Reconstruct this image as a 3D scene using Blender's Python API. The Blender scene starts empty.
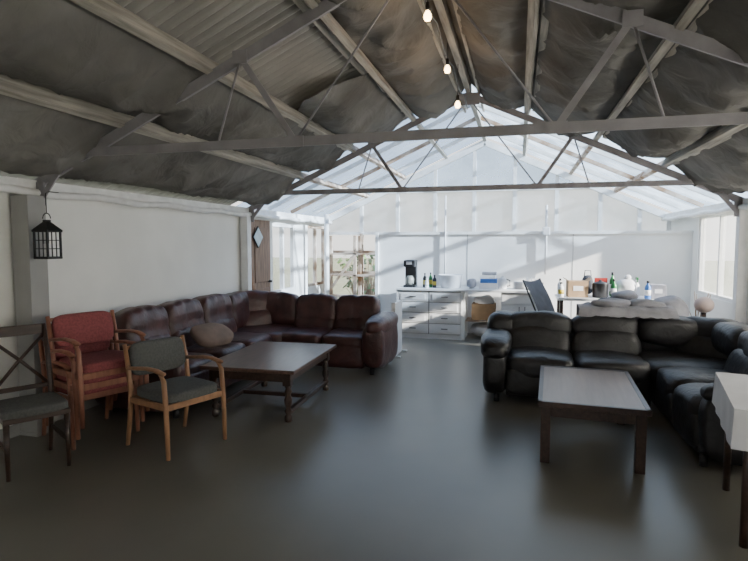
import bpy, bmesh, math, random
from mathutils import Vector, Matrix, noise, Euler
random.seed(4)
R = math.radians

# ---------------------------------------------------------------- materials
def newmat(name):
    m = bpy.data.materials.new(name); m.use_nodes = True
    nt = m.node_tree; nt.nodes.clear()
    out = nt.nodes.new('ShaderNodeOutputMaterial')
    return m, nt, out
def pmat(name, col, rough=0.6, metal=0.0, var=0.15, nscale=6.0, bump=0.0, bscale=40.0, col2=None,
         stretch=None, coat=0.0, emit=None, estr=0.0, detail=6.0, spec=0.5, rvar=0.0, bdist=0.02, planks=0):
    m, nt, out = newmat(name); N = nt.nodes; L = nt.links
    p = N.new('ShaderNodeBsdfPrincipled'); L.new(p.outputs[0], out.inputs[0])
    p.inputs['Roughness'].default_value = rough; p.inputs['Metallic'].default_value = metal
    p.inputs['Coat Weight'].default_value = coat
    p.inputs['Specular IOR Level'].default_value = spec
    tc = N.new('ShaderNodeTexCoord'); mp = N.new('ShaderNodeMapping')
    L.new(tc.outputs['Object'], mp.inputs[0])
    if stretch: mp.inputs['Scale'].default_value = stretch
    nz = N.new('ShaderNodeTexNoise'); nz.inputs['Scale'].default_value = nscale; nz.inputs['Detail'].default_value = detail
    L.new(mp.outputs[0], nz.inputs[0])
    cr = N.new('ShaderNodeValToRGB'); L.new(nz.outputs[0], cr.inputs[0])
    a = [max(0, c*(1-var)) for c in col]; b = list(col2) if col2 else [min(1, c*(1+var)) for c in col]
    cr.color_ramp.elements[0].position = 0.32; cr.color_ramp.elements[1].position = 0.68
    cr.color_ramp.elements[0].color = (*a, 1); cr.color_ramp.elements[1].color = (*b, 1)
    L.new(cr.outputs[0], p.inputs['Base Color'])
    if rvar:
        mr = N.new('ShaderNodeMapRange'); L.new(nz.outputs[0], mr.inputs[0])
        mr.inputs[1].default_value = 0.3; mr.inputs[2].default_value = 0.7
        mr.inputs[3].default_value = rough-rvar; mr.inputs[4].default_value = rough+rvar
        L.new(mr.outputs[0], p.inputs['Roughness'])
    if bump:
        n2 = N.new('ShaderNodeTexNoise'); n2.inputs['Scale'].default_value = bscale; n2.inputs['Detail'].default_value = 5
        n2.inputs['Distortion'].default_value = 0.8
        L.new(mp.outputs[0], n2.inputs[0])
        bp = N.new('ShaderNodeBump'); bp.inputs['Strength'].default_value = bump; bp.inputs['Distance'].default_value = bdist
        L.new(n2.outputs[0], bp.inputs['Height']); L.new(bp.outputs[0], p.inputs['Normal'])
    if emit:
        p.inputs['Emission Color'].default_value = (*emit, 1); p.inputs['Emission Strength'].default_value = estr
    return m
def panelmat(name, tint, clear=0.5, whiteness=0.8, var=0.12, dif=.8):
    m, nt, out = newmat(name); N = nt.nodes; L = nt.links
    t = N.new('ShaderNodeBsdfTransparent'); t.inputs[0].default_value = (*tint, 1)
    tr = N.new('ShaderNodeBsdfTranslucent'); tr.inputs[0].default_value = (min(1,tint[0]*whiteness), min(1,tint[1]*whiteness), min(1,tint[2]*whiteness), 1)
    g = N.new('ShaderNodeBsdfDiffuse'); g.inputs[0].default_value = (dif, dif*1.01, dif*1.03, 1)
    m1 = N.new('ShaderNodeMixShader'); m1.inputs[0].default_value = 0.35
    L.new(tr.outputs[0], m1.inputs[1]); L.new(g.outputs[0], m1.inputs[2])
    tc = N.new('ShaderNodeTexCoord'); nz = N.new('ShaderNodeTexNoise'); nz.inputs['Scale'].default_value = 1.6; nz.inputs['Detail'].default_value = 6
    L.new(tc.outputs['Object'], nz.inputs[0])
    mr = N.new('ShaderNodeMapRange'); L.new(nz.outputs[0], mr.inputs[0])
    mr.inputs[1].default_value = 0.35; mr.inputs[2].default_value = 0.65
    mr.inputs[3].default_value = max(0, 1-clear-var); mr.inputs[4].default_value = min(1, 1-clear+var)
    m2 = N.new('ShaderNodeMixShader'); L.new(mr.outputs[0], m2.inputs[0])
    L.new(t.outputs[0], m2.inputs[1]); L.new(m1.outputs[0], m2.inputs[2])
    L.new(m2.outputs[0], out.inputs[0])
    return m

M = {}
M['floor'] = pmat('painted_concrete', (0.150,0.143,0.122), rough=0.30, var=0.13, nscale=0.9, bump=0.0, rvar=0.02, detail=3, spec=0.5)
M['white_wall'] = pmat('whitewashed_board', (0.86,0.86,0.83), rough=0.75, var=0.05, nscale=1.6, bump=0.05, bscale=12)
M['grey_wall'] = pmat('grey_board', (0.36,0.36,0.35), rough=0.8, var=0.12, nscale=2)
M['partition'] = pmat('partition_white', (0.86,0.86,0.85), rough=0.7, var=0.04, nscale=2)
M['steel'] = pmat('painted_steel', (0.31,0.295,0.315), rough=0.55, var=0.15, nscale=5, bump=0.05)
M['old_wood'] = pmat('weathered_wood', (0.40,0.375,0.33), rough=0.85, var=0.35, nscale=4, stretch=(6,0.5,6), bump=0.2, bscale=14)
M['orange_wood'] = pmat('weathered_orange_wood', (0.45,0.25,0.12), rough=0.8, var=0.4, nscale=4, col2=(0.66,0.58,0.50))
M['white_wood'] = pmat('white_painted_wood', (0.82,0.82,0.81), rough=0.6, var=0.08, nscale=8)
M['fabric_roof'] = pmat('roof_felt_fabric', (0.185,0.18,0.17), rough=0.95, var=0.28, nscale=1.4, bump=0.6, bscale=3.0, bdist=0.08, spec=0.15, detail=4)
M['corr'] = pmat('corrugated_sheet', (0.40,0.39,0.37), rough=0.7, var=0.15, nscale=1.2)
M['poly_roof'] = panelmat('polycarbonate_blue', (0.56,0.72,0.94), clear=0.68, var=.28, dif=.5, whiteness=1.1)
M['poly_white'] = panelmat('polycarbonate_white', (0.84,0.87,0.90), clear=0.30, var=.2, dif=.6, whiteness=1.1)
M['frost'] = panelmat('frosted_glass', (0.97,0.97,0.96), clear=0.06, whiteness=.98, var=0.03)
M['glass'] = panelmat('window_glass', (0.96,0.97,0.98), clear=0.88, var=.05)
M['burg'] = pmat('burgundy_leather', (0.066,0.026,0.025), rough=0.40, var=0.3, nscale=7, bump=0.4, bscale=14, coat=0.05, bdist=0.02)
M['black_leather'] = pmat('black_leather', (0.025,0.025,0.027), rough=0.44, var=0.3, nscale=7, bump=0.5, bscale=12, coat=0.0, bdist=0.02)
M['dark_wood'] = pmat('dark_stained_wood', (0.045,0.025,0.018), rough=0.35, var=0.35, nscale=5, stretch=(8,1,8))
M['table_red'] = pmat('mahogany_top', (0.10,0.055,0.042), rough=0.30, var=0.25, nscale=5, stretch=(8,1,8))
M['table_light'] = pmat('worn_oak_top', (0.185,0.13,0.09), rough=0.34, var=0.14, nscale=4, stretch=(8,.6,6))
M['beech'] = pmat('beech_wood', (0.34,0.18,0.095), rough=0.45, var=0.2, nscale=6, stretch=(4,4,1))
M['beech_red'] = pmat('cherry_wood', (0.31,0.13,0.08), rough=0.45, var=0.2, nscale=6, stretch=(4,4,1))
M['red_fab'] = pmat('red_upholstery', (0.28,0.075,0.08), rough=0.9, var=0.2, nscale=60, bump=0.2, bscale=200)
M['grey_fab'] = pmat('grey_upholstery', (0.10,0.104,0.10), rough=0.95, var=0.2, nscale=60, bump=0.2, bscale=200)
M['black_metal'] = pmat('black_iron', (0.012,0.012,0.012), rough=0.5)
M['lantern_glass'] = pmat('frosted_lantern_glass', (0.25,0.25,0.22), rough=0.3)
M['white_plastic'] = pmat('white_plastic', (0.78,0.78,0.79), rough=0.4, var=0.04)
M['white_lam'] = pmat('white_laminate', (0.76,0.77,0.78), rough=0.35, var=0.04)
M['handle'] = pmat('brushed_handle', (0.12,0.12,0.12), rough=0.4, metal=0.6)
M['black_plastic'] = pmat('black_plastic', (0.02,0.02,0.022), rough=0.35)
M['green_glass'] = pmat('green_plastic', (0.03,0.20,0.06), rough=0.3)
M['blue_plastic'] = pmat('blue_plastic', (0.05,0.16,0.45), rough=0.4)
M['card'] = pmat('cardboard', (0.40,0.27,0.16), rough=0.85)
M['cloth_white'] = pmat('white_tablecloth', (0.66,0.67,0.70), rough=0.9, var=0.06, bump=0.2, bscale=6)
M['cloth_dark'] = pmat('dark_tarpaulin', (0.045,0.05,0.065), rough=0.7, var=0.3, bump=0.6, bscale=6)
M['cloth_grey'] = pmat('grey_blanket', (0.30,0.30,0.33), rough=0.9, var=0.25, bump=0.6, bscale=8)
M['bag_white'] = pmat('white_bag', (0.66,0.66,0.68), rough=0.5, var=0.1, bump=0.6, bscale=8)
M['cush'] = pmat('taupe_cushion', (0.22,0.165,0.14), rough=0.9, var=0.2)
M['door_brown'] = pmat('brown_door', (0.26,0.17,0.12), rough=0.7, var=0.3, stretch=(6,6,0.6))
M['sign'] = pmat('sign_face', (0.55,0.65,0.70), rough=0.5)
M['bulb'] = pmat('bulb_glass_lit', (1,0.75,0.45), emit=(1.0,0.66,0.32), estr=14)
M['terra'] = pmat('pale_terracotta', (0.60,0.47,0.43), rough=0.8)
M['dry'] = pmat('dry_branches', (0.25,0.14,0.06), rough=0.9)
M['leaf'] = pmat('leaf_green', (0.10,0.20,0.06), rough=0.7)
M['grass'] = pmat('outside_grass', (0.20,0.21,0.13), rough=1.0, var=0.4)
M['yellow'] = pmat('yellow_label', (0.6,0.45,0.06), rough=0.6)
M['red_plastic'] = pmat('red_plastic', (0.45,0.04,0.03), rough=0.5)

# ---------------------------------------------------------------- builder
class B:
    def __init__(s): s.bm = bmesh.new(); s.mats = []
    def mi(s, k):
        if k not in s.mats: s.mats.append(k)
        return s.mats.index(k)
    def merge(s, bm2, k, mat=None, smooth=False):
        i = s.mi(k)
        if mat is not None: bmesh.ops.transform(bm2, matrix=mat, verts=bm2.verts)
        for f in bm2.faces: f.material_index = i; f.smooth = smooth
        me = bpy.data.meshes.new('tmp'); bm2.to_mesh(me); bm2.free()
        s.bm.from_mesh(me); bpy.data.meshes.remove(me)
    def box(s, c, size, k, rot=(0,0,0), bev=0.0, seg=2):
        b = bmesh.new(); bmesh.ops.create_cube(b, size=1)
        bmesh.ops.scale(b, vec=size, verts=b.verts)
        if bev: bmesh.ops.bevel(b, geom=list(b.edges), offset=bev, segments=seg, affect='EDGES', profile=0.5)
        s.merge(b, k, Matrix.Translation(c) @ Euler(rot).to_matrix().to_4x4())
    def bb(s, x0, x1, y0, y1, z0, z1, k, bev=0.0):
        s.box(((x0+x1)/2, (y0+y1)/2, (z0+z1)/2), (x1-x0, y1-y0, z1-z0), k, bev=bev)
    def beam(s, p1, p2, w, h, k, up=(0,0,1), bev=0.0):
        p1 = Vector(p1); p2 = Vector(p2); d = p2-p1; L = d.length; y = d.normalized()
        u = Vector(up)
        if abs(u.normalized().dot(y)) > 0.98: u = Vector((0,1,0))
        x = y.cross(u).normalized(); z = x.cross(y)
        m = Matrix((( x.x,y.x,z.x,0),(x.y,y.y,z.y,0),(x.z,y.z,z.z,0),(0,0,0,1)))
        b = bmesh.new(); bmesh.ops.create_cube(b, size=1); bmesh.ops.scale(b, vec=(w, L, h), verts=b.verts)
        if bev: bmesh.ops.bevel(b, geom=list(b.edges), offset=bev, segments=2, affect='EDGES', profile=0.5)
        s.merge(b, k, Matrix.Translation((p1+p2)/2) @ m)
    def cyl(s, p1, p2, r, k, r2=None, seg=14):
        p1 = Vector(p1); p2 = Vector(p2); d = p2-p1
        b = bmesh.new(); bmesh.ops.create_cone(b, cap_ends=True, segments=seg, radius1=r, radius2=r if r2 is None else r2, depth=d.length)
        q = d.to_track_quat('Z', 'Y').to_matrix().to_4x4()
        s.merge(b, k, Matrix.Translation((p1+p2)/2) @ q, smooth=True)
    def tube(s, pts, r, k, seg=10, ry=None):
        pts = [Vector(p) for p in pts]; b = bmesh.new(); rings = []
        n = len(pts)
        for i, p in enumerate(pts):
            t = (pts[min(i+1, n-1)]-pts[max(i-1, 0)]).normalized()
            u = Vector((0,0,1)) if abs(t.z) < 0.9 else Vector((0,1,0))
            x = t.cross(u).normalized(); z = x.cross(t)
            rr = r[i] if isinstance(r, (list, tuple)) else r
            r2 = rr if ry is None else ry
            rings.append([b.verts.new(p + x*math.cos(a)*rr + z*math.sin(a)*r2) for a in [2*math.pi*j/seg for j in range(seg)]])
        for i in range(n-1):
            for j in range(seg):
                b.faces.new((rings[i][j], rings[i][(j+1)%seg], rings[i+1][(j+1)%seg], rings[i+1][j]))
        b.faces.new(rings[0][::-1]); b.faces.new(rings[-1])
        s.merge(b, k, smooth=True)
    def lathe(s, prof, k, loc=(0,0,0), seg=20):
        b = bmesh.new(); rings = []
        for (r, z) in prof:
            rings.append([b.verts.new((loc[0]+max(r,.0005)*math.cos(2*math.pi*j/seg), loc[1]+max(r,.0005)*math.sin(2*math.pi*j/seg), loc[2]+z)) for j in range(seg)])
        for i in range(len(prof)-1):
            for j in range(seg):
                b.faces.new((rings[i][j], rings[i][(j+1)%seg], rings[i+1][(j+1)%seg], rings[i+1][j]))
        b.faces.new(rings[0][::-1]); b.faces.new(rings[-1])
        s.merge(b, k, smooth=True)
    def puff(s, c, size, k, kx=4.5, rot=(0,0,0), cuts=9, groove=0.0, gx=(0.0,), wr=0.012, crown=0.0, seed=0, hg=0.0):
        b = bmesh.new(); bmesh.ops.create_cube(b, size=2)
        bmesh.ops.subdivide_edges(b, edges=list(b.edges), cuts=cuts, use_grid_fill=True)
        sx, sy, sz = size[0]/2, size[1]/2, size[2]/2
        for v in b.verts:
            p = v.co; n = (abs(p.x)**kx+abs(p.y)**kx+abs(p.z)**kx)**(1/kx)
            q = p/n
            f = 1.0
            for g in gx: f -= groove*math.exp(-((q.x-g)/0.09)**2)
            if hg: f -= hg*math.exp(-((q.z)/0.14)**2)
            zz = q.z*(1+crown*(1-q.x*q.x) if q.z > 0 else 1)
            v.co = Vector((q.x*sx, q.y*sy*f, zz*sz*(1-(1-f)*0.35)))
            w = noise.noise_vector(v.co*5+Vector((seed*7.1, c[0]*3, c[1]*3)))
            v.co += w*wr
        s.merge(b, k, Matrix.Translation(c) @ Euler(rot).to_matrix().to_4x4(), smooth=True)
    def done(s, name, loc=(0,0,0), rz=0.0):
        me = bpy.data.meshes.new(name); bmesh.ops.recalc_face_normals(s.bm, faces=s.bm.faces)
        s.bm.to_mesh(me); s.bm.free()
        for k in s.mats: me.materials.append(M[k])
        o = bpy.data.objects.new(name, me); o.location = loc; o.rotation_euler = (0,0,rz)
        bpy.context.scene.collection.objects.link(o); return o

# ---------------------------------------------------------------- building dimensions
XL, XR, XC = -4.14, 2.74, -0.70
HS = XR-XC; ZR, ZE = 3.72, 2.17
Y0, Y1, Y2, Y3 = -2.4, 3.8, 7.6, 11.3
SL = (ZR-ZE)/HS
def rz(x): return ZR-SL*abs(x-XC)

b = B(); b.bb(XL-.1, XR+.1, Y0-.1, Y3+.1, -.1, 0, 'floor'); b.done('floor')
b = B(); b.bb(-40, 40, -30, 60, -.16, -.11, 'grass'); b.done('ground_outside')

# left wall
b = B()
b.bb(XL-.1, XL, Y0, 8.62, 0, ZE, 'white_wall')
b.bb(XL-.1, XL, 8.62, 9.62, 0, .75, 'white_wall'); b.bb(XL-.1, XL, 8.62, 9.62, 1.98, ZE, 'white_wall')
b.bb(XL-.1, XL, 9.62, 10.25, 0, ZE, 'white_wall')
b.bb(XL-.1, XL, 10.25, Y3, 0, .75, 'white_wall'); b.bb(XL-.1, XL, 10.25, Y3, 2.0, ZE, 'white_wall')
b.done('wall_left')
def window(name, x, y0, y1, z0, z1, nm, k='white_wood', g='glass'):
    b = B(); w = .05
    b.bb(x-.04, x+.04, y0, y1, z0, z0+w, k); b.bb(x-.04, x+.04, y0, y1, z1-w, z1, k)
    for i in range(nm+1):
        yy = y0+w/2+(y1-y0-w)*i/nm
        b.bb(x-.035, x+.035, yy-w/2, yy+w/2, z0+w, z1-w, k)
    b.bb(x-.004, x+.004, y0+w, y1-w, z0+w, z1-w, g)
    return b.done(name)
window('window_1', XL-.05, 8.62, 9.62, .75, 1.98, 2)
window('window_2', XL-.05, 10.25, Y3, .75, 2.0, 2, 'orange_wood')
# right wall with windows
b = B()
b.bb(XR, XR+.1, Y0, -.6, 0, ZE, 'white_wall')
b.bb(XR, XR+.1, -.6, 7.2, 0, .75, 'white_wall'); b.bb(XR, XR+.1, -.6, 7.2, 2.1, ZE, 'white_wall')
b.bb(XR, XR+.1, 7.2, 7.85, 0, ZE, 'white_wall')
b.bb(XR, XR+.1, 7.85, 9.6, 0, .85, 'white_wall'); b.bb(XR, XR+.1, 7.85, 9.6, 2.08, ZE, 'white_wall')
b.bb(XR, XR+.1, 9.6, Y3, 0, ZE, 'white_wall')
b.done('wall_right')
window('fill_window_3', XR+.05, -.6, 7.2, .75, 2.1, 8, g='frost')  # strip added out of view, frosted to spread soft fill on the left wall
window('window_4', XR+.05, 7.85, 9.6, .85, 2.08, 2)
# front wall (behind the camera) with a glazed opening added out of view for fill light
b = B(); b.bb(XL-.1, -2.8, Y0-.1, Y0, 0, ZE, 'white_wall'); b.bb(1.4, XR+.1, Y0-.1, Y0, 0, ZE, 'white_wall')
b.bb(-2.8, 1.4, Y0-.1, Y0, 0, .5, 'white_wall')
bm = bmesh.new()
vs = [bm.verts.new(p) for p in [(XL-.1, Y0-.05, ZE), (XR+.1, Y0-.05, ZE), (XC, Y0-.05, ZR)]]; bm.faces.new(vs)
b.merge(bm, 'white_wall'); b.done('wall_front')
b = B()
for i in range(6):
    x = -2.77+4.14*i/5; b.bb(x-.03, x+.03, Y0-.08, Y0-.02, .5, ZE, 'white_wood')
b.bb(-2.8, 1.4, Y0-.08, Y0-.02, .5, .56, 'white_wood'); b.bb(-2.8, 1.4, Y0-.08, Y0-.02, ZE-.06, ZE, 'white_wood')
b.bb(-2.8, 1.4, Y0-.052, Y0-.048, .56, ZE-.06, 'glass'); b.done('fill_window_5')

# glazed back wall (gable)
b = B()
st = [XL+.03, -3.3, -2.5, -1.7, -0.9, -0.1, 0.7, 1.5, 2.2, XR-.03]
for i, x in enumerate(st):
    b.bb(x-.035, x+.035, Y3-.05, Y3+.03, 0, 1.85, 'orange_wood' if x < -2.3 else 'white_wood')
    b.bb(x-.035, x+.035, Y3-.05, Y3+.03, 1.85, rz(x)-.03, 'white_wood')
for z in (0.06, 1.0, 1.45, 1.85): b.bb(XL, XR, Y3-.04, Y3+.02, z-.03, z+.03, 'orange_wood' if z < 1.5 and z > .2 else 'white_wood')
xa = HS*(1-(2.72-ZE)/(ZR-ZE))
b.bb(XC-xa, XC+xa, Y3-.06, Y3+.03, 2.69, 2.75, 'white_wood')
for sg in (-1, 1):
    b.beam((XC, Y3-.06, ZR-.06), (XC+sg*HS, Y3-.06, ZE-.06), .08, .12, 'white_wood')
bm = bmesh.new()
def quad(bm, pts): bm.faces.new([bm.verts.new(p) for p in pts])
quad(bm, [(XL, Y3, 1.85), (XR, Y3, 1.85), (XR, Y3, ZE), (XC+xa, Y3, 2.72), (XC-xa, Y3, 2.72), (XL, Y3, ZE)])
b.merge(bm, 'poly_white')
bm = bmesh.new(); quad(bm, [(XC-xa, Y3, 2.72), (XC+xa, Y3, 2.72), (XC, Y3, ZR)]); b.merge(bm, 'poly_roof')
bm = bmesh.new(); quad(bm, [(-2.5, Y3, 0), (XR, Y3, 0), (XR, Y3, 1.85), (-2.5, Y3, 1.85)]); b.merge(bm, 'poly_white')
bm = bmesh.new(); quad(bm, [(XL, Y3, 0), (-2.5, Y3, 0), (-2.5, Y3, 1.85), (XL, Y3, 1.85)]); b.merge(bm, 'glass')
b.done('wall_back')
# open timber shelving in front of the left end of the glazed wall
b = B()
for x in (-3.95, -3.3, -2.75):
    b.bb(x-.03, x+.03, 10.75, 10.81, 0, 1.8, 'orange_wood'); b.bb(x-.03, x+.03, 11.1, 11.16, 0, 1.8, 'orange_wood')
for z in (.5, .95, 1.4): b.bb(-4.0, -2.7, 10.75, 11.16, z, z+.03, 'orange_wood')
b.beam((-3.95,10.74,.5), (-3.3,10.74,1.4), .03, .05, 'orange_wood')
b.done('timber_shelving')
b = B(); b.cyl((0,0,0), (0,0,2.2), .045, 'white_wood', seg=20); b.cyl((0,0,0), (0,0,.03), .09, 'white_wood', seg=20); b.done('white_pole', (-3.62, 9.95, 0))
# white partition
b = B()
b.bb(-2.58, XR, 9.9, 9.96, 0, 1.80, 'partition')
b.bb(-2.62, -2.56, 9.86, 10.0, 0, 1.84, 'white_wood'); b.bb(-2.6, XR, 9.87, 9.99, 1.80, 1.85, 'white_wood')
for x in (-.9, .9): b.bb(x-.005, x+.005, 9.896, 9.9, 0, 1.8, 'grey_wall')
b.done('wall_partition')
b = B()
b.cyl((.45, 9.84, 1.1), (.45, 9.84, 2.3), .02, 'white_plastic'); b.box((.45, 9.82, 1.85), (.12, .06, .14), 'white_plastic', bev=.01)
b.cyl((-1.3, 9.86, .9), (-1.3, 9.86, 2.5), .015, 'white_plastic')
b.done('trim_conduit')

# ---------------------------------------------------------------- roof
for sg, nm in ((-1, 'left'), (1, 'right')):
    b = B(); bm = bmesh.new()
    per = .105; n = int((Y2+.1-Y0)/per*8); rows = []
    for i in range(n+1):
        y = Y0-.1+i*per/8; o = .040*math.sin(2*math.pi*y/per)
        rows.append((bm.verts.new((XC, y, ZR+.17+o)), bm.verts.new((XC+sg*(HS+.25), y, ZE-.1125+.17+o))))
    for i in range(n): bm.faces.new((rows[i][0], rows[i][1], rows[i+1][1], rows[i+1][0]))
    b.merge(bm, 'corr', smooth=True)
    b.done('ceiling_corrugated_roof_'+nm)
    ed = [.03, .78, 1.65, 2.46, 3.42]
    b = B()
    for k in range(4):
        segs = [(Y0, Y2)]
        if sg < 0 and k == 1: segs = [(Y0, 1.6), (5.6, Y2)]
        for (ya, yb) in segs:
            bm = bmesh.new(); NX, NY = 20, max(4, int((yb-ya)*20)); g = []
            for j in range(NY+1):
                row = []
                y = ya+(yb-ya)*j/NY
                for i in range(NX+1):
                    u = i/NX; a = ed[k]+(ed[k+1]-ed[k])*u
                    yy = y; s1 = math.sin(math.pi*u)
                    if sg < 0 and k == 1 and ya > 5: yy = y-.6*s1*max(0, 1-j/14)
                    sag = .13*s1*(1+.8*noise.noise(Vector((y*.7, k*3.3+sg, 0))))
                    sag += .08*noise.noise(Vector((a*1.8+y*.6, y*1.3, sg*5)))*s1**.5
                    r1 = 1-abs(noise.noise(Vector((a*.9-y*.5, y*2.3+a*1.2, sg*5+k))))*2.2
                    sag += .075*max(0,r1)**4*s1**.6
                    r2 = 1-abs(noise.noise(Vector((a*2.4+y*1.1, y*2.0-a*1.8, sg*9+k))))*2.2
                    sag += .035*max(0,r2)**4*s1**.6
                    sag += .006*noise.noise(Vector((a*8, y*8, sg*5)))
                    row.append(bm.verts.new((XC+sg*a, yy, ZR-SL*a+.10-sag)))
                g.append(row)
            for j in range(NY):
                for i in range(NX): bm.faces.new((g[j][i], g[j][i+1], g[j+1][i+1], g[j+1][i]))
            b.merge(bm, 'fabric_roof', smooth=True)
    b.done('ceiling_fabric_'+nm)
    b = B(); bm = bmesh.new()
    quad(bm, [(XC, Y2, ZR+.1), (XC+sg*(HS+.2), Y2, ZE+.1-.09), (XC+sg*(HS+.2), Y3+.2, ZE+.1-.09), (XC, Y3+.2, ZR+.1)])
    b.merge(bm, 'poly_roof'); b.done('ceiling_skylight_'+nm)
    b = B()
    for a in (.78, 1.65, 2.46):
        x = XC+sg*a; z = ZR-SL*a+.035
        b.beam((x, Y0, z), (x, Y2, z), .055, .12, 'old_wood', up=(sg*SL, 0, 1))
        b.beam((x, Y2, z), (x, Y3, z), .06, .09, 'orange_wood' if a > 1 else 'old_wood', up=(sg*SL, 0, 1))
        b.beam((x+sg*.09, Y0, z+.03-SL*.09), (x+sg*.09, Y2, z+.03-SL*.09), .06, .025, 'old_wood', up=(sg*SL, 0, 1))
    b.done('trim_purlins_'+nm)
    b = B()
    for y in (8.5, 9.45, 10.4):
        b.beam((XC, y, ZR+.05), (XC+sg*HS, y, ZE+.05), .045, .06, 'white_wood' if y != 9.45 else 'orange_wood')
    b.done('trim_skylight_rafters_'+nm)
    b = B()
    x = XC+sg*(HS-.06)
    b.beam((x, Y0, ZE-.03), (x, Y3, ZE-.03), .11, .09, 'white_wood')
    b.tube([(x-sg*.07, Y0+(Y3-Y0)*i/60, ZE-.09+.012*math.sin(i*1.3)) for i in range(61)], .035, 'white_wood')
    b.done('trim_eave_'+nm)
b = B(); b.beam((XC, Y0, ZR+.03), (XC, Y3, ZR+.03), .07, .13, 'old_wood')
for s2 in (-1, 1): b.beam((XC+s2*.14, Y0, ZR-.02), (XC+s2*.14, Y2+1, ZR-.02), .03, .09, 'old_wood')
b.done('trim_ridge_beam')

# ---------------------------------------------------------------- trusses
def truss(y):
    b = B()
    for sg in (-1, 1):
        p, q = (XC, y, ZR-.06), (XC+sg*HS, y, ZE-.06)
        b.beam(p, q, .012, .085, 'steel'); b.beam((p[0], y+.035, p[2]+.035), (q[0], y+.035, q[2]+.035), .07, .012, 'steel')
        b.beam((p[0], y+.02, p[2]-.03), (q[0], y+.02, q[2]-.03), .04, .010, 'steel')
        rx = XC+sg*1.36; rr = rz(rx)-.06; cx = XC+sg*.92
        b.beam((rx, y-.01, rr), (cx, y-.01, 2.4), .012, .045, 'steel', up=(1,0,0)); b.beam((rx, y+.01, rr), (cx, y+.01, 2.4), .05, .010, 'steel', up=(1,0,0))
        b.cyl((rx, y-.01, rr), (XC+sg*1.57, y-.01, 2.4), .009, 'steel', seg=8)
        b.cyl((XC, y-.01, ZR-.1), (cx, y-.01, 2.4), .009, 'steel', seg=8)
        xp = XC+sg*(HS-.06)
        b.beam((xp, y-.02, 1.90), (XC+sg*(HS-.38), y-.02, rz(HS-.38+XC)-.07), .012, .05, 'steel', up=(1,0,0))
        b.box((XC+sg*(HS-.1), y-.012, ZE-.1), (.2, .012, .2), 'steel')
        b.box((rx, y-.024, rr), (.12, .01, .1), 'steel'); b.box((cx, y-.03, 2.4), (.14, .01, .08), 'steel')
    b.box((XC, y-.024, ZR-.12), (.3, .012, .16), 'steel')
    xe = HS*(1-(2.40-(ZE-.06))/(ZR-ZE))
    b.bb(XC-xe, XC+xe, y-.023, y-.009, 2.365, 2.435, 'steel')
    b.bb(XC-xe+.1, XC+xe-.1, y-.012, y+.05, 2.424, 2.434, 'steel')
    return b.done('roof_truss')
truss(Y1); truss(Y2); truss(0.0)
def post(x, y, w, k):
    b = B(); b.bb(-w/2, w/2, -w/2, w/2, 0, ZE-.12, k, bev=.006)
    b.bb(-w/2-.01, w/2+.01, -w/2-.01, w/2+.01, 0, .03, k); b.done('support_post', (x, y, 0))
post(XL+.11, Y1-.10, .18, 'grey_wall'); post(XL+.09, Y2-.08, .12, 'white_wood'); post(XR-.09, Y2, .12, 'white_wood'); post(XR-.09, Y1, .12, 'white_wood')
b = B()
b.bb(XL, XL+.02, Y0, Y2, 0, .1, 'grey_wall'); b.done('baseboard_left')

b = B(); b.bb(XL+.002, XL+.045, 7.78, 8.45, 0, 2.02, 'door_brown', bev=.005)
for z0, z1 in ((.15, .9), (1.0, 1.9)): b.bb(XL+.045, XL+.06, 7.88, 8.35, z0, z1, 'door_brown', bev=.006)
b.cyl((XL+.045, 8.38, 1.0), (XL+.1, 8.38, 1.0), .02, 'handle'); b.done('door_1')
b = B(); b.box((0,0,0), (.012, .22, .22), 'sign', rot=(R(45),0,0)); b.box((-.006,0,0), (.01, .25, .25), 'black_plastic', rot=(R(45),0,0))
b.done('diamond_sign', (XL+.08, 7.95, 1.74))
b = B()
for i, (y0, y1, h) in enumerate(((0, -.05, 1.75), (-.06, .02, 1.6), (.05, -.02, 1.7))):
    b.cyl((.16, y0-.05, .0), (-.02, y1, h), .016, 'white_wood' if i == 1 else 'beech')
b.done('leaning_poles', (XL+.08, 7.67, 0))

# lantern
b = B()
b.box((0,0,-.165), (.15,.15,.02), 'black_metal', bev=.004); b.box((0,0,.055), (.16,.16,.015), 'black_metal', bev=.004)
bm = bmesh.new(); bmesh.ops.create_cone(bm, cap_ends=True, segments=4, radius1=.115, radius2=.03, depth=.07)
b.merge(bm, 'black_metal', Matrix.Translation((0,0,.097)) @ Matrix.Rotation(R(45), 4, 'Z'))
b.cyl((0,0,.13), (0,0,.15), .03, 'black_metal')
for sx in (-1,1):
    for sy in (-1,1): b.box((sx*.066, sy*.066, -.055), (.014,.014,.21), 'black_metal')
for a in range(2):
    for sx in (-1,1):
        for o in (-.022,.022):
            b.box((sx*.066, o, -.055) if a else (o, sx*.066, -.055), (.006,.006,.21), 'black_metal')
        for z in (-.09,-.02): b.box((sx*.066, 0, z) if a else (0, sx*.066, z), (.006,.13,.006) if a else (.13,.006,.006), 'black_metal')
b.lathe([(.03,-.155),(.032,-.15),(.032,-.05),(.005,-.045)], 'white_plastic')
b.tube([(.04*math.cos(t), 0, .16+.045*math.sin(t)) for t in [i*math.pi/10 for i in range(11)]], .004, 'black_metal', seg=6)
b.tube([(0,0,.2), (0,0,.37), (0,.03,.385), (0,.13,.385)], .004, 'black_metal', seg=6)
b.done('hanging_lantern', (XL+.34, 3.66, 1.69))

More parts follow.
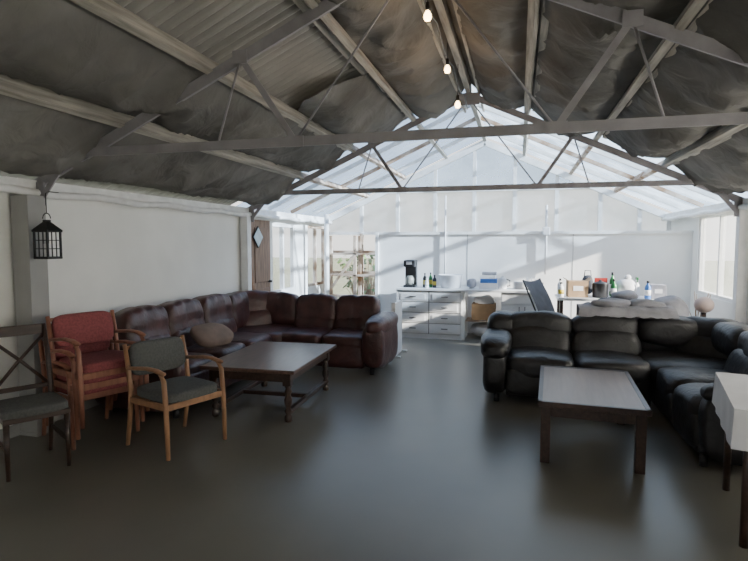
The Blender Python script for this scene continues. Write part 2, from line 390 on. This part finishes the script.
# string lights
b = B(); pts = []
for i in range(60):
    y = .6+i*.12; pts.append((XC-.02, y, ZR-.16-.08*abs(math.sin(y*2.6))))
b.tube(pts, .006, 'black_plastic', seg=6)
BL = [(XC, 4.18, 3.36), (XC, 5.35, 3.32), (XC+.03, 6.0, 3.14), (XC, 2.9, 3.4), (XC, 1.6, 3.4)]
for (x,y,z) in BL:
    b.cyl((x,y,z+.04), (x,y,z+.1), .016, 'black_plastic'); b.cyl((x,y,z+.1), (x,y,ZR-.15), .004, 'black_plastic', seg=6)
    b.lathe([(.002,-.036),(.022,-.03),(.031,-.01),(.028,.012),(.014,.04)], 'bulb', (x,y,z))
b.done('string_lights')
for (x,y,z) in BL[:3]:
    l = bpy.data.lights.new('bulb_light', 'POINT'); l.energy = 2.5; l.color = (1,.65,.35); l.shadow_soft_size = .04
    o = bpy.data.objects.new('bulb_light', l); o.location = (x, y, z-.09); bpy.context.scene.collection.objects.link(o)

# ---------------------------------------------------------------- sofas
def sofa_run(b, x0, y0, x1, y1, nrm, mods, k, H=.9, D=.95, style='b', seat_h=.42):
    a = Vector((x0,y0,0)); c = Vector((x1,y1,0)); d = c-a; L = d.length; t = d.normalized(); n = Vector((nrm[0],nrm[1],0))
    ang = math.atan2(t.y, t.x)
    if t.cross(-n).z < 0: ang += math.pi
    def P(u, v, z): p = a + t*u + n*v; return (p.x, p.y, z)
    b.box(P(L/2, D/2+.03, .17), (L-.02, D-.14, .22), k, rot=(0,0,ang), bev=.03)
    b.box(P(L/2, .1, H/2), (L-.02, .14, H-.16), k, rot=(0,0,ang), bev=.05, seg=3)
    w = L/mods
    for i in range(mods):
        u = w*(i+.5)
        if style == 'b':
            b.puff(P(u, .21, H-.25), (w*1.03, .30, .50), k, kx=4.6, rot=(R(-8),0,ang), groove=.18, gx=(-.5,0,.5), crown=.04, seed=i, hg=.10)
            b.puff(P(u, .29, H-.44), (w*1.01, .24, .30), k, kx=3.8, rot=(R(-12),0,ang), groove=.16, gx=(-.5,0,.5), seed=i+9)
            b.puff(P(u, D/2+.13, seat_h-.06), (w*1.0, D-.28, .24), k, kx=5, rot=(0,0,ang), seed=i+3, crown=.05)
            b.puff(P(u, D-.10, seat_h-.20), (w*.99, .22, .32), k, kx=5, rot=(0,0,ang), seed=i+5)
        else:
            b.puff(P(u, .19, H-.15), (w*1.02, .34, .30), k, kx=3.3, rot=(R(-8),0,ang), seed=i, crown=.04, wr=.024)
            b.puff(P(u, .30, H-.33), (w*1.0, .26, .34), k, kx=3.6, rot=(R(-14),0,ang), seed=i+9, wr=.024)
            b.puff(P(u, D/2+.15, seat_h-.05), (w*1.0, D-.26, .24), k, kx=4.6, rot=(0,0,ang), seed=i+3, wr=.018, crown=.1)
            b.puff(P(u, D-.09, seat_h-.19), (w*.98, .2, .30), k, kx=4.5, rot=(0,0,ang), seed=i+5)
def feet(b, pts):
    for (x,y) in pts: b.cyl((x,y,0), (x,y,.08), .03, 'black_plastic')
b = B()
sofa_run(b, -4.0, 6.45, -4.0, 4.42, (1,0), 3, 'burg', H=.98)
sofa_run(b, -3.05, 7.38, -1.85, 7.38, (0,-1), 2, 'burg', H=.92, D=.98)
b.box((-3.53, 6.92, .17), (.9,.9,.22), 'burg', bev=.03)
b.box((-3.93, 6.92, .47), (.14,.95,.66), 'burg', bev=.05, seg=3); b.box((-3.5, 7.30, .47), (.95,.14,.66), 'burg', bev=.05, seg=3)
b.puff((-3.42, 6.82, .36), (.98,.98,.26), 'burg', kx=5)
b.puff((-3.80, 6.76, .70), (.66,.30,.50), 'burg', kx=4, rot=(R(-6),0,R(90)), groove=.16, gx=(-.5,0,.5), crown=.05, hg=.1)
b.puff((-3.36, 7.18, .68), (.66,.30,.50), 'burg', kx=4, rot=(R(-6),0,0), groove=.16, gx=(-.5,0,.5), crown=.05, hg=.1)
b.puff((-3.68, 7.06, .70), (.62,.34,.50), 'burg', kx=3.6, rot=(R(-6),0,R(45)), groove=.14, gx=(-.33,.33), crown=.06, hg=.1)
b.puff((-3.62, 7.0, .52), (.55,.3,.34), 'burg', kx=3, rot=(R(-6),0,R(45)))
b.puff((-1.72, 6.86, .34), (.26, 1.0, .56), 'burg', kx=5); b.puff((-1.72, 6.83, .60), (.30, 1.02, .22), 'burg', kx=3.2, crown=.1)
b.puff((-1.73, 6.42, .36), (.27, .16, .52), 'burg', kx=4)
b.puff((-3.50, 4.34, .34), (1.0, .20, .56), 'burg', kx=5); b.puff((-3.48, 4.34, .60), (1.02, .24, .22), 'burg', kx=3.2)
feet(b, [(-1.75,6.45),(-1.75,7.2),(-3.1,4.35),(-3.85,4.35),(-3.15,6.4),(-2.4,6.5),(-3.85,7.2)])
b.done('burgundy_leather_corner_sofa')
b = B(); b.puff((0,0,0), (.50,.13,.34), 'cush', kx=3.6); o = b.done('throw_cushion', (-3.38, 5.45, .60)); o.rotation_euler = (R(-58),R(0),R(72))
# black corner sofa
b = B()
sofa_run(b, -.12, 6.62, 1.28, 6.62, (0,-1), 2, 'black_leather', H=.86, D=1.0, style='k')
sofa_run(b, 2.28, 5.65, 2.28, 4.45, (-1,0), 2, 'black_leather', H=.86, D=1.0, style='k')
b.box((1.76, 6.14, .17), (.92,.92,.22), 'black_leather', bev=.03)
b.box((2.2, 6.14, .45), (.14,.96,.6), 'black_leather', bev=.05); b.box((1.78, 6.54, .45), (.95,.14,.6), 'black_leather', bev=.05)
b.puff((1.72, 6.08, .37), (1.0,1.0,.26), 'black_leather', kx=4.6)
b.puff((1.62, 6.42, .70), (.72,.36,.32), 'black_leather', kx=3.2, wr=.02); b.puff((2.08, 5.98, .70), (.70,.36,.32), 'black_leather', kx=3.2, rot=(0,0,R(90)), wr=.02)
b.puff((1.98, 6.34, .70), (.6,.4,.34), 'black_leather', kx=3.2, rot=(R(-6),0,R(-45)), wr=.02); b.puff((1.9, 6.26, .54), (.66,.3,.32), 'black_leather', kx=2.8, rot=(R(-10),0,R(-45)))
b.puff((-.22, 6.1, .33), (.26,1.02,.54), 'black_leather', kx=4.5); b.puff((-.22, 6.05, .56), (.32,1.04,.24), 'black_leather', kx=3.2, wr=.02)
b.puff((-.16, 6.46, .68), (.36,.34,.34), 'black_leather', kx=3)
b.puff((1.8, 4.36, .33), (1.0,.2,.54), 'black_leather', kx=4.5); b.puff((1.8, 4.36, .56), (1.0,.24,.2), 'black_leather', kx=3)
feet(b, [(-.2,5.7),(-.2,6.5),(1.25,5.75),(1.35,4.4),(2.2,4.4),(2.15,6.45)])
b.done('black_leather_corner_sofa')
# blanket thrown over the back of the black sofa
b = B(); bm = bmesh.new(); prof = [(6.30,.80),(6.34,.88),(6.42,.915),(6.54,.92),(6.66,.90),(6.72,.80),(6.73,.62),(6.74,.45)]
g = []; n = 40
for i in range(n+1):
    x = .66+.98*i/n; row = []
    for j,(y,z) in enumerate(prof):
        w_ = .03*noise.noise(Vector((x*6,j*.8,0)))+.02*noise.noise(Vector((x*15,j,3)))
        if j < 2: y = y-.03; z = z+.015
        row.append(bm.verts.new((x+.03*noise.noise(Vector((j,x*2,7))), y+(w_ if j in (5,6,7) else w_*.3), z+.035+max(-.008,w_))))
    g.append(row)
for i in range(n):
    for j in range(len(prof)-1): bm.faces.new((g[i][j],g[i+1][j],g[i+1][j+1],g[i][j+1]))
b.merge(bm,'cloth_grey',smooth=True); b.puff((1.0,6.52,.975),(.42,.26,.10),'cloth_grey',kx=3,wr=.03); b.puff((1.38,6.54,.97),(.36,.24,.09),'cloth_grey',kx=3,wr=.03)
b.done('grey_blanket')

# ---------------------------------------------------------------- tables
b = B()
b.box((0,0,.485), (.94,1.32,.035), 'table_red', bev=.008); b.box((0,0,.42), (.80,1.18,.09), 'dark_wood', bev=.005)
for sx in (-1,1):
    for sy in (-1,1):
        x, y = sx*.37, sy*.55
        b.box((x,y,.405), (.08,.08,.13), 'dark_wood', bev=.005)
        b.lathe([(.03,0),(.036,.01),(.036,.05),(.022,.07),(.036,.10),(.02,.13),(.036,.17),(.038,.21),(.022,.25),(.036,.28),(.024,.31),(.038,.345)], 'dark_wood', (x,y,0))
for sx in (-1,1): b.box((sx*.37,0,.09), (.045,1.06,.04), 'dark_wood', bev=.004)
b.box((0,0,.09), (.70,.045,.04), 'dark_wood', bev=.004)
b.done('dark_wood_coffee_table', (-2.42, 5.06, 0), R(2))
b = B()
b.box((0,0,.455), (.70,1.18,.038), 'table_light', bev=.002)
for x in (-.365,.365): b.box((x,0,.456), (.035,1.245,.042), 'dark_wood', bev=.004)
for y in (-.605,.605): b.box((0,y,.456), (.765,.035,.042), 'dark_wood', bev=.004)
b.box((0,0,.39), (.66,1.12,.08), 'dark_wood')
for sx in (-1,1):
    for sy in (-1,1): b.box((sx*.325, sy*.555, .22), (.07,.07,.44), 'dark_wood', bev=.005)
b.done('oak_top_coffee_table', (.57, 4.72, 0), R(-3))
b = B()
b.box((0,0,.755), (.9,.9,.03), 'table_light')
for sx in (-1,1):
    for sy in (-1,1): b.cyl((sx*.38,sy*.38,0),(sx*.38,sy*.38,.74), .022, 'dark_wood')
bm = bmesh.new(); n = 24; h = .46; per = []
for i in range(n): per.append((-h+2*h*i/n, -h))
for i in range(n): per.append((h, -h+2*h*i/n))
for i in range(n): per.append((h-2*h*i/n, h))
for i in range(n): per.append((-h, h-2*h*i/n))
top = [bm.verts.new((x,y,.775)) for x,y in per]
bot = [bm.verts.new((x*(1.02+.01*math.sin(i*.9)), y*(1.02+.01*math.sin(i*.9)), .56)) for i,(x,y) in enumerate(per)]
bm.faces.new(top)
for i in range(len(per)): j=(i+1)%len(per); bm.faces.new((top[i],top[j],bot[j],bot[i]))
b.merge(bm, 'cloth_white')
b.done('cloth_covered_table', (1.66, 3.55, 0), R(-12))

# ---------------------------------------------------------------- chairs (face +X locally)
def armchair(b, z, fab, wood, ox=0.0):
    W = .27
    def T(p): return (p[0]+ox, p[1], p[2]+z)
    def tb(pts, r, k, **kw): b.tube([T(p) for p in pts], r, k, **kw)
    b.puff(T((0,0,.45)), (.50,.50,.09), fab, kx=6, wr=.002)
    b.puff(T((-.262,0,.70)), (.075,.50,.28), fab, kx=5, rot=(0,R(-12),0), wr=.002, cuts=7)
    for s in (-1,1):
        y = s*W
        tb([(.25,y,0),(.245,y,.25),(.235,y,.45),(.22,y,.60),(.18,y,.655)], [.017,.02,.021,.02,.019], wood)
        tb([(-.30,y,0),(-.25,y,.25),(-.23,y,.45),(-.25,y,.62),(-.30,y,.83)], [.017,.02,.021,.02,.016], wood)
        tb([(.22,y,.655),(.12,y,.672),(0,y,.672),(-.14,y,.655),(-.26,y,.64)], [.024,.028,.028,.024,.02], wood, ry=.015)
        b.beam(T((.235,y,.40)), T((-.235,y,.39)), .022, .05, wood, bev=.005)
    b.beam(T((.235,-W,.395)), T((.235,W,.395)), .022, .05, wood, bev=.005); b.beam(T((-.235,-W,.39)), T((-.235,W,.39)), .022, .05, wood, bev=.005)
    b.beam(T((-.292,-W,.80)), T((-.292,W,.80)), .018, .03, wood, bev=.005)
b = B(); armchair(b, 0, 'grey_fab', 'beech'); b.done('grey_armchair', (-2.69, 3.80, 0), R(-20))
b = B()
for i in range(3): armchair(b, .105*i, 'red_fab', 'beech_red', ox=.085*i-.085)
b.done('stacked_red_armchairs', (-3.46, 3.76, 0), R(-22))
b = B(); k = 'dark_wood'
b.puff((0,0,.455), (.43,.43,.07), 'grey_fab', kx=6, wr=.002); b.box((0,0,.415), (.42,.42,.04), k, bev=.006)
for s in (-1,1):
    b.tube([(.19,s*.19,0),(.19,s*.19,.42)], [.015,.021], k)
    b.tube([(-.25,s*.18,0),(-.21,s*.19,.42),(-.22,s*.19,.6),(-.27,s*.19,.80),(-.33,s*.185,1.0)], [.015,.02,.02,.018,.016], k)
    b.tube([(-.225,s*.18,.55),(-.27,0,.75),(-.31,-s*.18,.93)], .013, k)
    b.beam((.19,s*.19,.2), (-.22,s*.19,.2), .018, .025, k)
b.beam((-.33,-.20,.97), (-.33,.20,.97), .022, .08, k, bev=.006); b.beam((-.225,-.19,.54), (-.225,.19,.54), .02, .035, k, bev=.004)
b.done('cross_back_dining_chair', (-3.46, 3.12, 0), R(-30))

# ---------------------------------------------------------------- kitchen counter
CX = -.07
b = B()
b.bb(-1.98, .50, 9.12, 9.78, .83, .865, 'white_lam', bev=.004)
b.bb(-1.96, -.86, 9.17, 9.75, .0, .83, 'grey_wall'); b.bb(-1.975, -1.955, 9.14, 9.76, 0, .83, 'white_lam'); b.bb(-.865, -.845, 9.14, 9.76, 0, .83, 'white_lam')  # grey body puts the shade of the drawer gaps into the colour
for c in range(2):
    x0 = -1.95+c*.55
    for r in range(4):
        z0 = .09+r*.183
        b.bb(x0, x0+.53, 9.145, 9.17, z0, z0+.168, 'white_plastic', bev=.004)
        b.bb(x0+.05, x0+.48, 9.136, 9.148, z0+.03, z0+.138, 'white_lam', bev=.003)
        b.beam((x0+.21, 9.12, z0+.09), (x0+.32, 9.12, z0+.09), .014, .014, 'handle')
b.bb(-1.96, -.86, 9.16, 9.175, 0, .08, 'white_lam')
b.bb(-.84, -.80, 9.2, 9.75, 0, .83, 'white_lam'); b.bb(-.2, .46, 9.17, 9.75, .1, .83, 'white_lam')
b.bb(-.19, .13, 9.15, 9.17, .12, .62, 'white_plastic', bev=.004); b.bb(.14, .45, 9.15, 9.17, .12, .62, 'white_plastic', bev=.004); b.bb(-.19,.45,9.15,9.17,.64,.81,'white_plastic', bev=.004)
for x in (.09,.18): b.beam((x, 9.135, .5), (x, 9.135, .6), .012, .012, 'handle')
b.bb(-.2,.46,9.2,9.7,0,.1,'black_plastic')
b.bb(-.8,-.2,9.3,9.72,.30,.32,'orange_wood')
b.done('kitchen_counter', (CX,0,0))
b = B(); b.box((0,0,.14), (.4,.3,.28), 'card', bev=.01); b.puff((0,0,.32), (.36,.28,.18), 'bag_white', kx=2.5, wr=.04); b.done('storage_box', (-.57, 9.5, .325))
b = B(); b.puff((0,0,.13), (.45,.30,.25), 'bag_white', kx=2.6, wr=.03); b.done('bin_liner', (-.57, 9.5, .01))
b = B(); b.box((0,0,.02), (.2,.28,.04), 'black_plastic', bev=.008); b.box((0,.08,.24), (.2,.12,.44), 'black_plastic', bev=.015); b.box((0,0,.42), (.2,.28,.12), 'black_plastic', bev=.02)
b.lathe([(.05,.04),(.07,.06),(.075,.14),(.05,.2)], 'lantern_glass', (0,-.05,0)); b.box((0,-.142,.43),(.1,.006,.05),'white_plastic')
b.done('coffee_machine', (-1.86, 9.45, .865))
def bottle(name, loc, r, h, body, cap):
    b = B(); b.lathe([(r*.9,0),(r,.01),(r,h*.62),(r*.8,h*.72),(r*.35,h*.82),(r*.35,h*.9)], body); b.lathe([(r*.42,h*.88),(r*.42,h)], cap)
    b.lathe([(r*1.01,h*.2),(r*1.01,h*.5)], 'yellow' if random.random() < .3 else 'white_plastic'); return b.done(name, loc)
def spray(name, loc, body, cap):
    b = B(); b.lathe([(.045,0),(.05,.01),(.05,.13),(.03,.19),(.015,.22),(.015,.25)], body)
    b.box((0,-.02,.27), (.03,.10,.035), cap, bev=.006); b.box((0,-.05,.235), (.012,.012,.05), cap, rot=(R(20),0,0)); return b.done(name, loc)
for nm, x, y, bd, h in (('wine_bottle',-1.60,9.45,'black_plastic',.25),('soda_bottle',-1.50,9.47,'green_glass',.26),('sauce_bottle',-1.54,9.30,'white_plastic',.17),('syrup_bottle',-1.42,9.40,'cloth_dark',.22)):
    bottle(nm, (x, y, .866), .034, h, bd, 'black_plastic' if h > .2 else 'white_plastic')
b = B(); b.lathe([(.15,0),(.17,.01),(.215,.22),(.225,.23),(.21,.225),(.165,.02),(.001,.02)], 'cloth_white', seg=28); b.done('washing_up_bowl', (-1.14, 9.42, .866))
b = B(); b.box((0,0,.05),(.3,.24,.1),'white_plastic',bev=.005); b.box((.01,0,.135),(.28,.22,.07),'blue_plastic',bev=.005); b.box((-.01,0,.2),(.26,.2,.06),'white_plastic',bev=.005); b.box((.02,0,.26),(.24,.2,.05),'cloth_grey',bev=.005); b.done('box_stack', (-.50, 9.45, .866))
b = B(); b.lathe([(.06,0),(.075,.02),(.08,.15),(.05,.19),(.02,.2),(.02,.22)],'cloth_white'); b.tube([(.07,0,.05),(.12,0,.06),(.12,0,.15),(.06,0,.17)],.01,'black_plastic'); b.done('kettle', (-.26, 9.36, .866))
b = B()
for i in range(7): b.lathe([(.04,i*.018),(.10,i*.018+.012),(.102,i*.018+.014),(.04,i*.018+.006)], 'cloth_white')
b.done('plate_stack', (.0, 9.47, .866))
b = B(); b.bb(-.15,.15,-.12,.12,0,.012,'handle')
for i in range(8): b.tube([(-.13+.037*i,-.1,.01),(-.13+.037*i,-.1,.12),(-.13+.037*i,.1,.12),(-.13+.037*i,.1,.01)],.004,'handle',seg=5)
for i in range(4): b.cyl((-.11+.065*i,0,.11),(-.095+.065*i,0,.115),.09,'cloth_white')
b.done('dish_rack', (.27, 9.45, .866))
b = B(); b.puff((0,0,.085),(.16,.20,.16),'cloth_grey',kx=3,wr=.01); b.done('folded_towels', (-.78, 9.42, .868))

# clutter table behind black sofa
b = B(); b.bb(.56, 2.1, 8.35, 9.0, .80, .84, 'white_lam', bev=.004)
for x in (.62,2.04):
    for y in (8.4,8.95): b.bb(x-.025,x+.025,y-.025,y+.025,0,.80,'dark_wood')
b.done('trestle_table')
TZ = .843
def carton(name, loc, sx, sy, sz, rot, k='card', open_=False):
    b = B(); b.box((0,0,sz/2),(sx,sy,sz),k,bev=.003); b.box((0,-sy/2-.002,sz*.55),(sx*.5,.003,sz*.3),'white_plastic')
    if open_:
        b.box((-sx/2-.02,0,sz+.02),(.06,sy,.005),k,rot=(0,R(35),0)); b.box((sx/2+.02,0,sz+.02),(.06,sy,.005),k,rot=(0,R(-35),0))
    b.done(name, loc, rot)
carton('cardboard_box', (.85,8.60,TZ), .28,.24,.24, R(4), open_=True)
carton('grey_storage_box', (1.96,8.68,TZ), .2,.3,.20, R(-4), 'cloth_grey')
carton('cereal_box', (1.22,8.87,TZ), .18,.06,.27, 0, 'red_plastic')
b = B(); b.lathe([(.09,0),(.11,.01),(.115,.20),(.12,.21),(.10,.215),(.095,.22),(.02,.24),(.02,.26)],'black_plastic'); b.done('stock_pot', (1.17,8.55,TZ))
b = B(); b.puff((0,0,.14),(.28,.24,.28),'bag_white',kx=2.5,wr=.02); b.puff((.02,0,.29),(.10,.08,.10),'bag_white',kx=2.3,wr=.015); b.done('plastic_bag', (1.53, 8.62, TZ))
for nm,x,y,h,bd in (('squash_bottle',.62,8.5,.22,'white_plastic'),('oil_bottle',1.35,8.52,.28,'green_glass'),('detergent_bottle',1.38,8.85,.36,'green_glass'),('bleach_bottle',1.80,8.50,.26,'blue_plastic'),('milk_bottle',.63,8.85,.25,'white_plastic')):
    bottle(nm, (x,y,TZ), .042, h, bd, 'black_plastic')
spray('spray_bottle', (1.72,8.86,TZ+.001), 'white_plastic', 'green_glass')
b = B(); b.puff((0,0,.16),(.16,.16,.30),'cloth_dark',kx=3,wr=.02); b.tube([(-.05,0,.29),(-.04,0,.38),(.04,0,.38),(.05,0,.29)],.008,'cloth_dark',seg=6); b.done('dark_tote_bag', (1.03,8.88,TZ))
b = B(); b.bb(.85,2.1,7.1,7.75,.60,.64,'dark_wood')
for x in (.9,2.05):
    for y in (7.15,7.7): b.bb(x-.025,x+.025,y-.025,y+.025,0,.60,'dark_wood')
b.done('low_bench')
b = B(); b.puff((0,0,.15),(.5,.42,.28),'cloth_dark',kx=3,wr=.04); b.puff((.1,0,.31),(.3,.3,.12),'cloth_grey',kx=3,wr=.03); b.done('laundry_pile', (1.20,7.42,.665))
b = B(); b.puff((0,0,.15),(.4,.42,.32),'cloth_grey',kx=3,wr=.04); b.done('rolled_duvet', (1.82,7.42,.67))
# folding camp chair, seen above the sofa back
b = B()
for y in (-.24,.24):
    b.cyl((-.32,y,1.12),(.22,y,0),.012,'black_metal'); b.cyl((-.15,y,0),(.25,y,.46),.012,'black_metal')
bm = bmesh.new(); g = []
for i in range(13):
    t = i/12; x = -.32+.30*t; z = 1.12-.62*t; g.append([bm.verts.new((x+.04*math.sin(math.pi*t), -.24+.48*j/6, z-.03*math.sin(math.pi*j/6))) for j in range(7)])
for i in range(12):
    for j in range(6): bm.faces.new((g[i][j],g[i][j+1],g[i+1][j+1],g[i+1][j]))
b.merge(bm,'cloth_dark',smooth=True)
b.puff((.1,0,.46),(.34,.48,.04),'cloth_dark',kx=6,wr=.003)
b.done('folding_camp_chair', (.46,8.02,0), R(-30))
# plant pot and ball
b = B(); b.lathe([(.12,0),(.17,.26),(.19,.27),(.19,.31),(.16,.31),(.15,.27),(.001,.26)],'terra')
for i in range(14):
    t = random.random()*6.28; r = random.uniform(.05,.16); h = random.uniform(.4,.7)
    b.tube([(0,0,.26),(r*.4*math.cos(t),r*.4*math.sin(t),.3+h*.5),(r*math.cos(t+.3),r*math.sin(t+.3),.3+h)],[.008,.006,.003],'dry',seg=5)
b.done('dried_potted_plant', (2.40, 8.3, .0))
b = B(); b.puff((0,0,0),(.22,.22,.20),'terra',kx=2.1,wr=.01); b.cyl((0,0,-.10),(0,0,-.84),.03,'dark_wood'); b.cyl((0,0,-.87),(0,0,-.84),.14,'dark_wood'); b.done('ball_on_stand', (2.26, 7.6, .87))
b = B(); b.bb(-.02,.02,-.25,.25,0,.78,'white_lam',bev=.004); b.bb(-.03,.03,-.27,-.23,0,.8,'white_wood',bev=.004); b.bb(-.10,.10,-.25,-.21,0,.02,'white_wood'); b.bb(-.10,.10,.21,.25,0,.02,'white_wood'); b.done('white_room_divider', (-1.72, 7.75, 0))
# garden plants outside end window
for (x,y) in ((-3.4,12.3),(-2.7,12.8),(-3.9,13.0)):
    b = B()
    for i in range(60):
        t = random.random()*6.28; r = random.uniform(.1,.6); h = random.uniform(.5,1.5)
        p = Vector((r*math.cos(t), r*math.sin(t), h)); b.tube([(0,0,0),(p.x*.4,p.y*.4,h*.6),tuple(p)],[.012,.008,.003],'dry',seg=4)
        b.box(tuple(p), (.14,.07,.005), 'leaf', rot=(random.random(),random.random(),t))
    b.done('garden_shrub', (x,y,-.11))

# ---------------------------------------------------------------- world, sun, camera
w = bpy.data.worlds.new('world'); bpy.context.scene.world = w; w.use_nodes = True
nt = w.node_tree; bg = nt.nodes['Background']
tc = nt.nodes.new('ShaderNodeTexCoord'); sp = nt.nodes.new('ShaderNodeSeparateXYZ'); cr = nt.nodes.new('ShaderNodeValToRGB')
nt.links.new(tc.outputs['Generated'], sp.inputs[0]); nt.links.new(sp.outputs['Z'], cr.inputs[0]); nt.links.new(cr.outputs[0], bg.inputs[0])
cr.color_ramp.elements[0].color = (1.0,.975,.92,1); cr.color_ramp.elements[1].color = (.48,.62,.88,1)
bg.inputs[1].default_value = 2.0
s = bpy.data.lights.new('sun', 'SUN'); s.energy = 30; s.angle = R(1.2); s.color = (1,.94,.84)
o = bpy.data.objects.new('sun', s); o.rotation_euler = Vector((-.90,.22,-.33)).to_track_quat('-Z','Y').to_euler(); bpy.context.scene.collection.objects.link(o)

cam = bpy.data.cameras.new('camera'); cam.lens = 26.0; cam.sensor_width = 36; cam.clip_start = .05
co = bpy.data.objects.new('camera', cam); co.location = (0,0,1.65); co.rotation_euler = (R(86.0), 0, R(15)); bpy.context.scene.collection.objects.link(co)
bpy.context.scene.camera = co
vs_ = bpy.context.scene.view_settings
vs_.exposure = 0.1
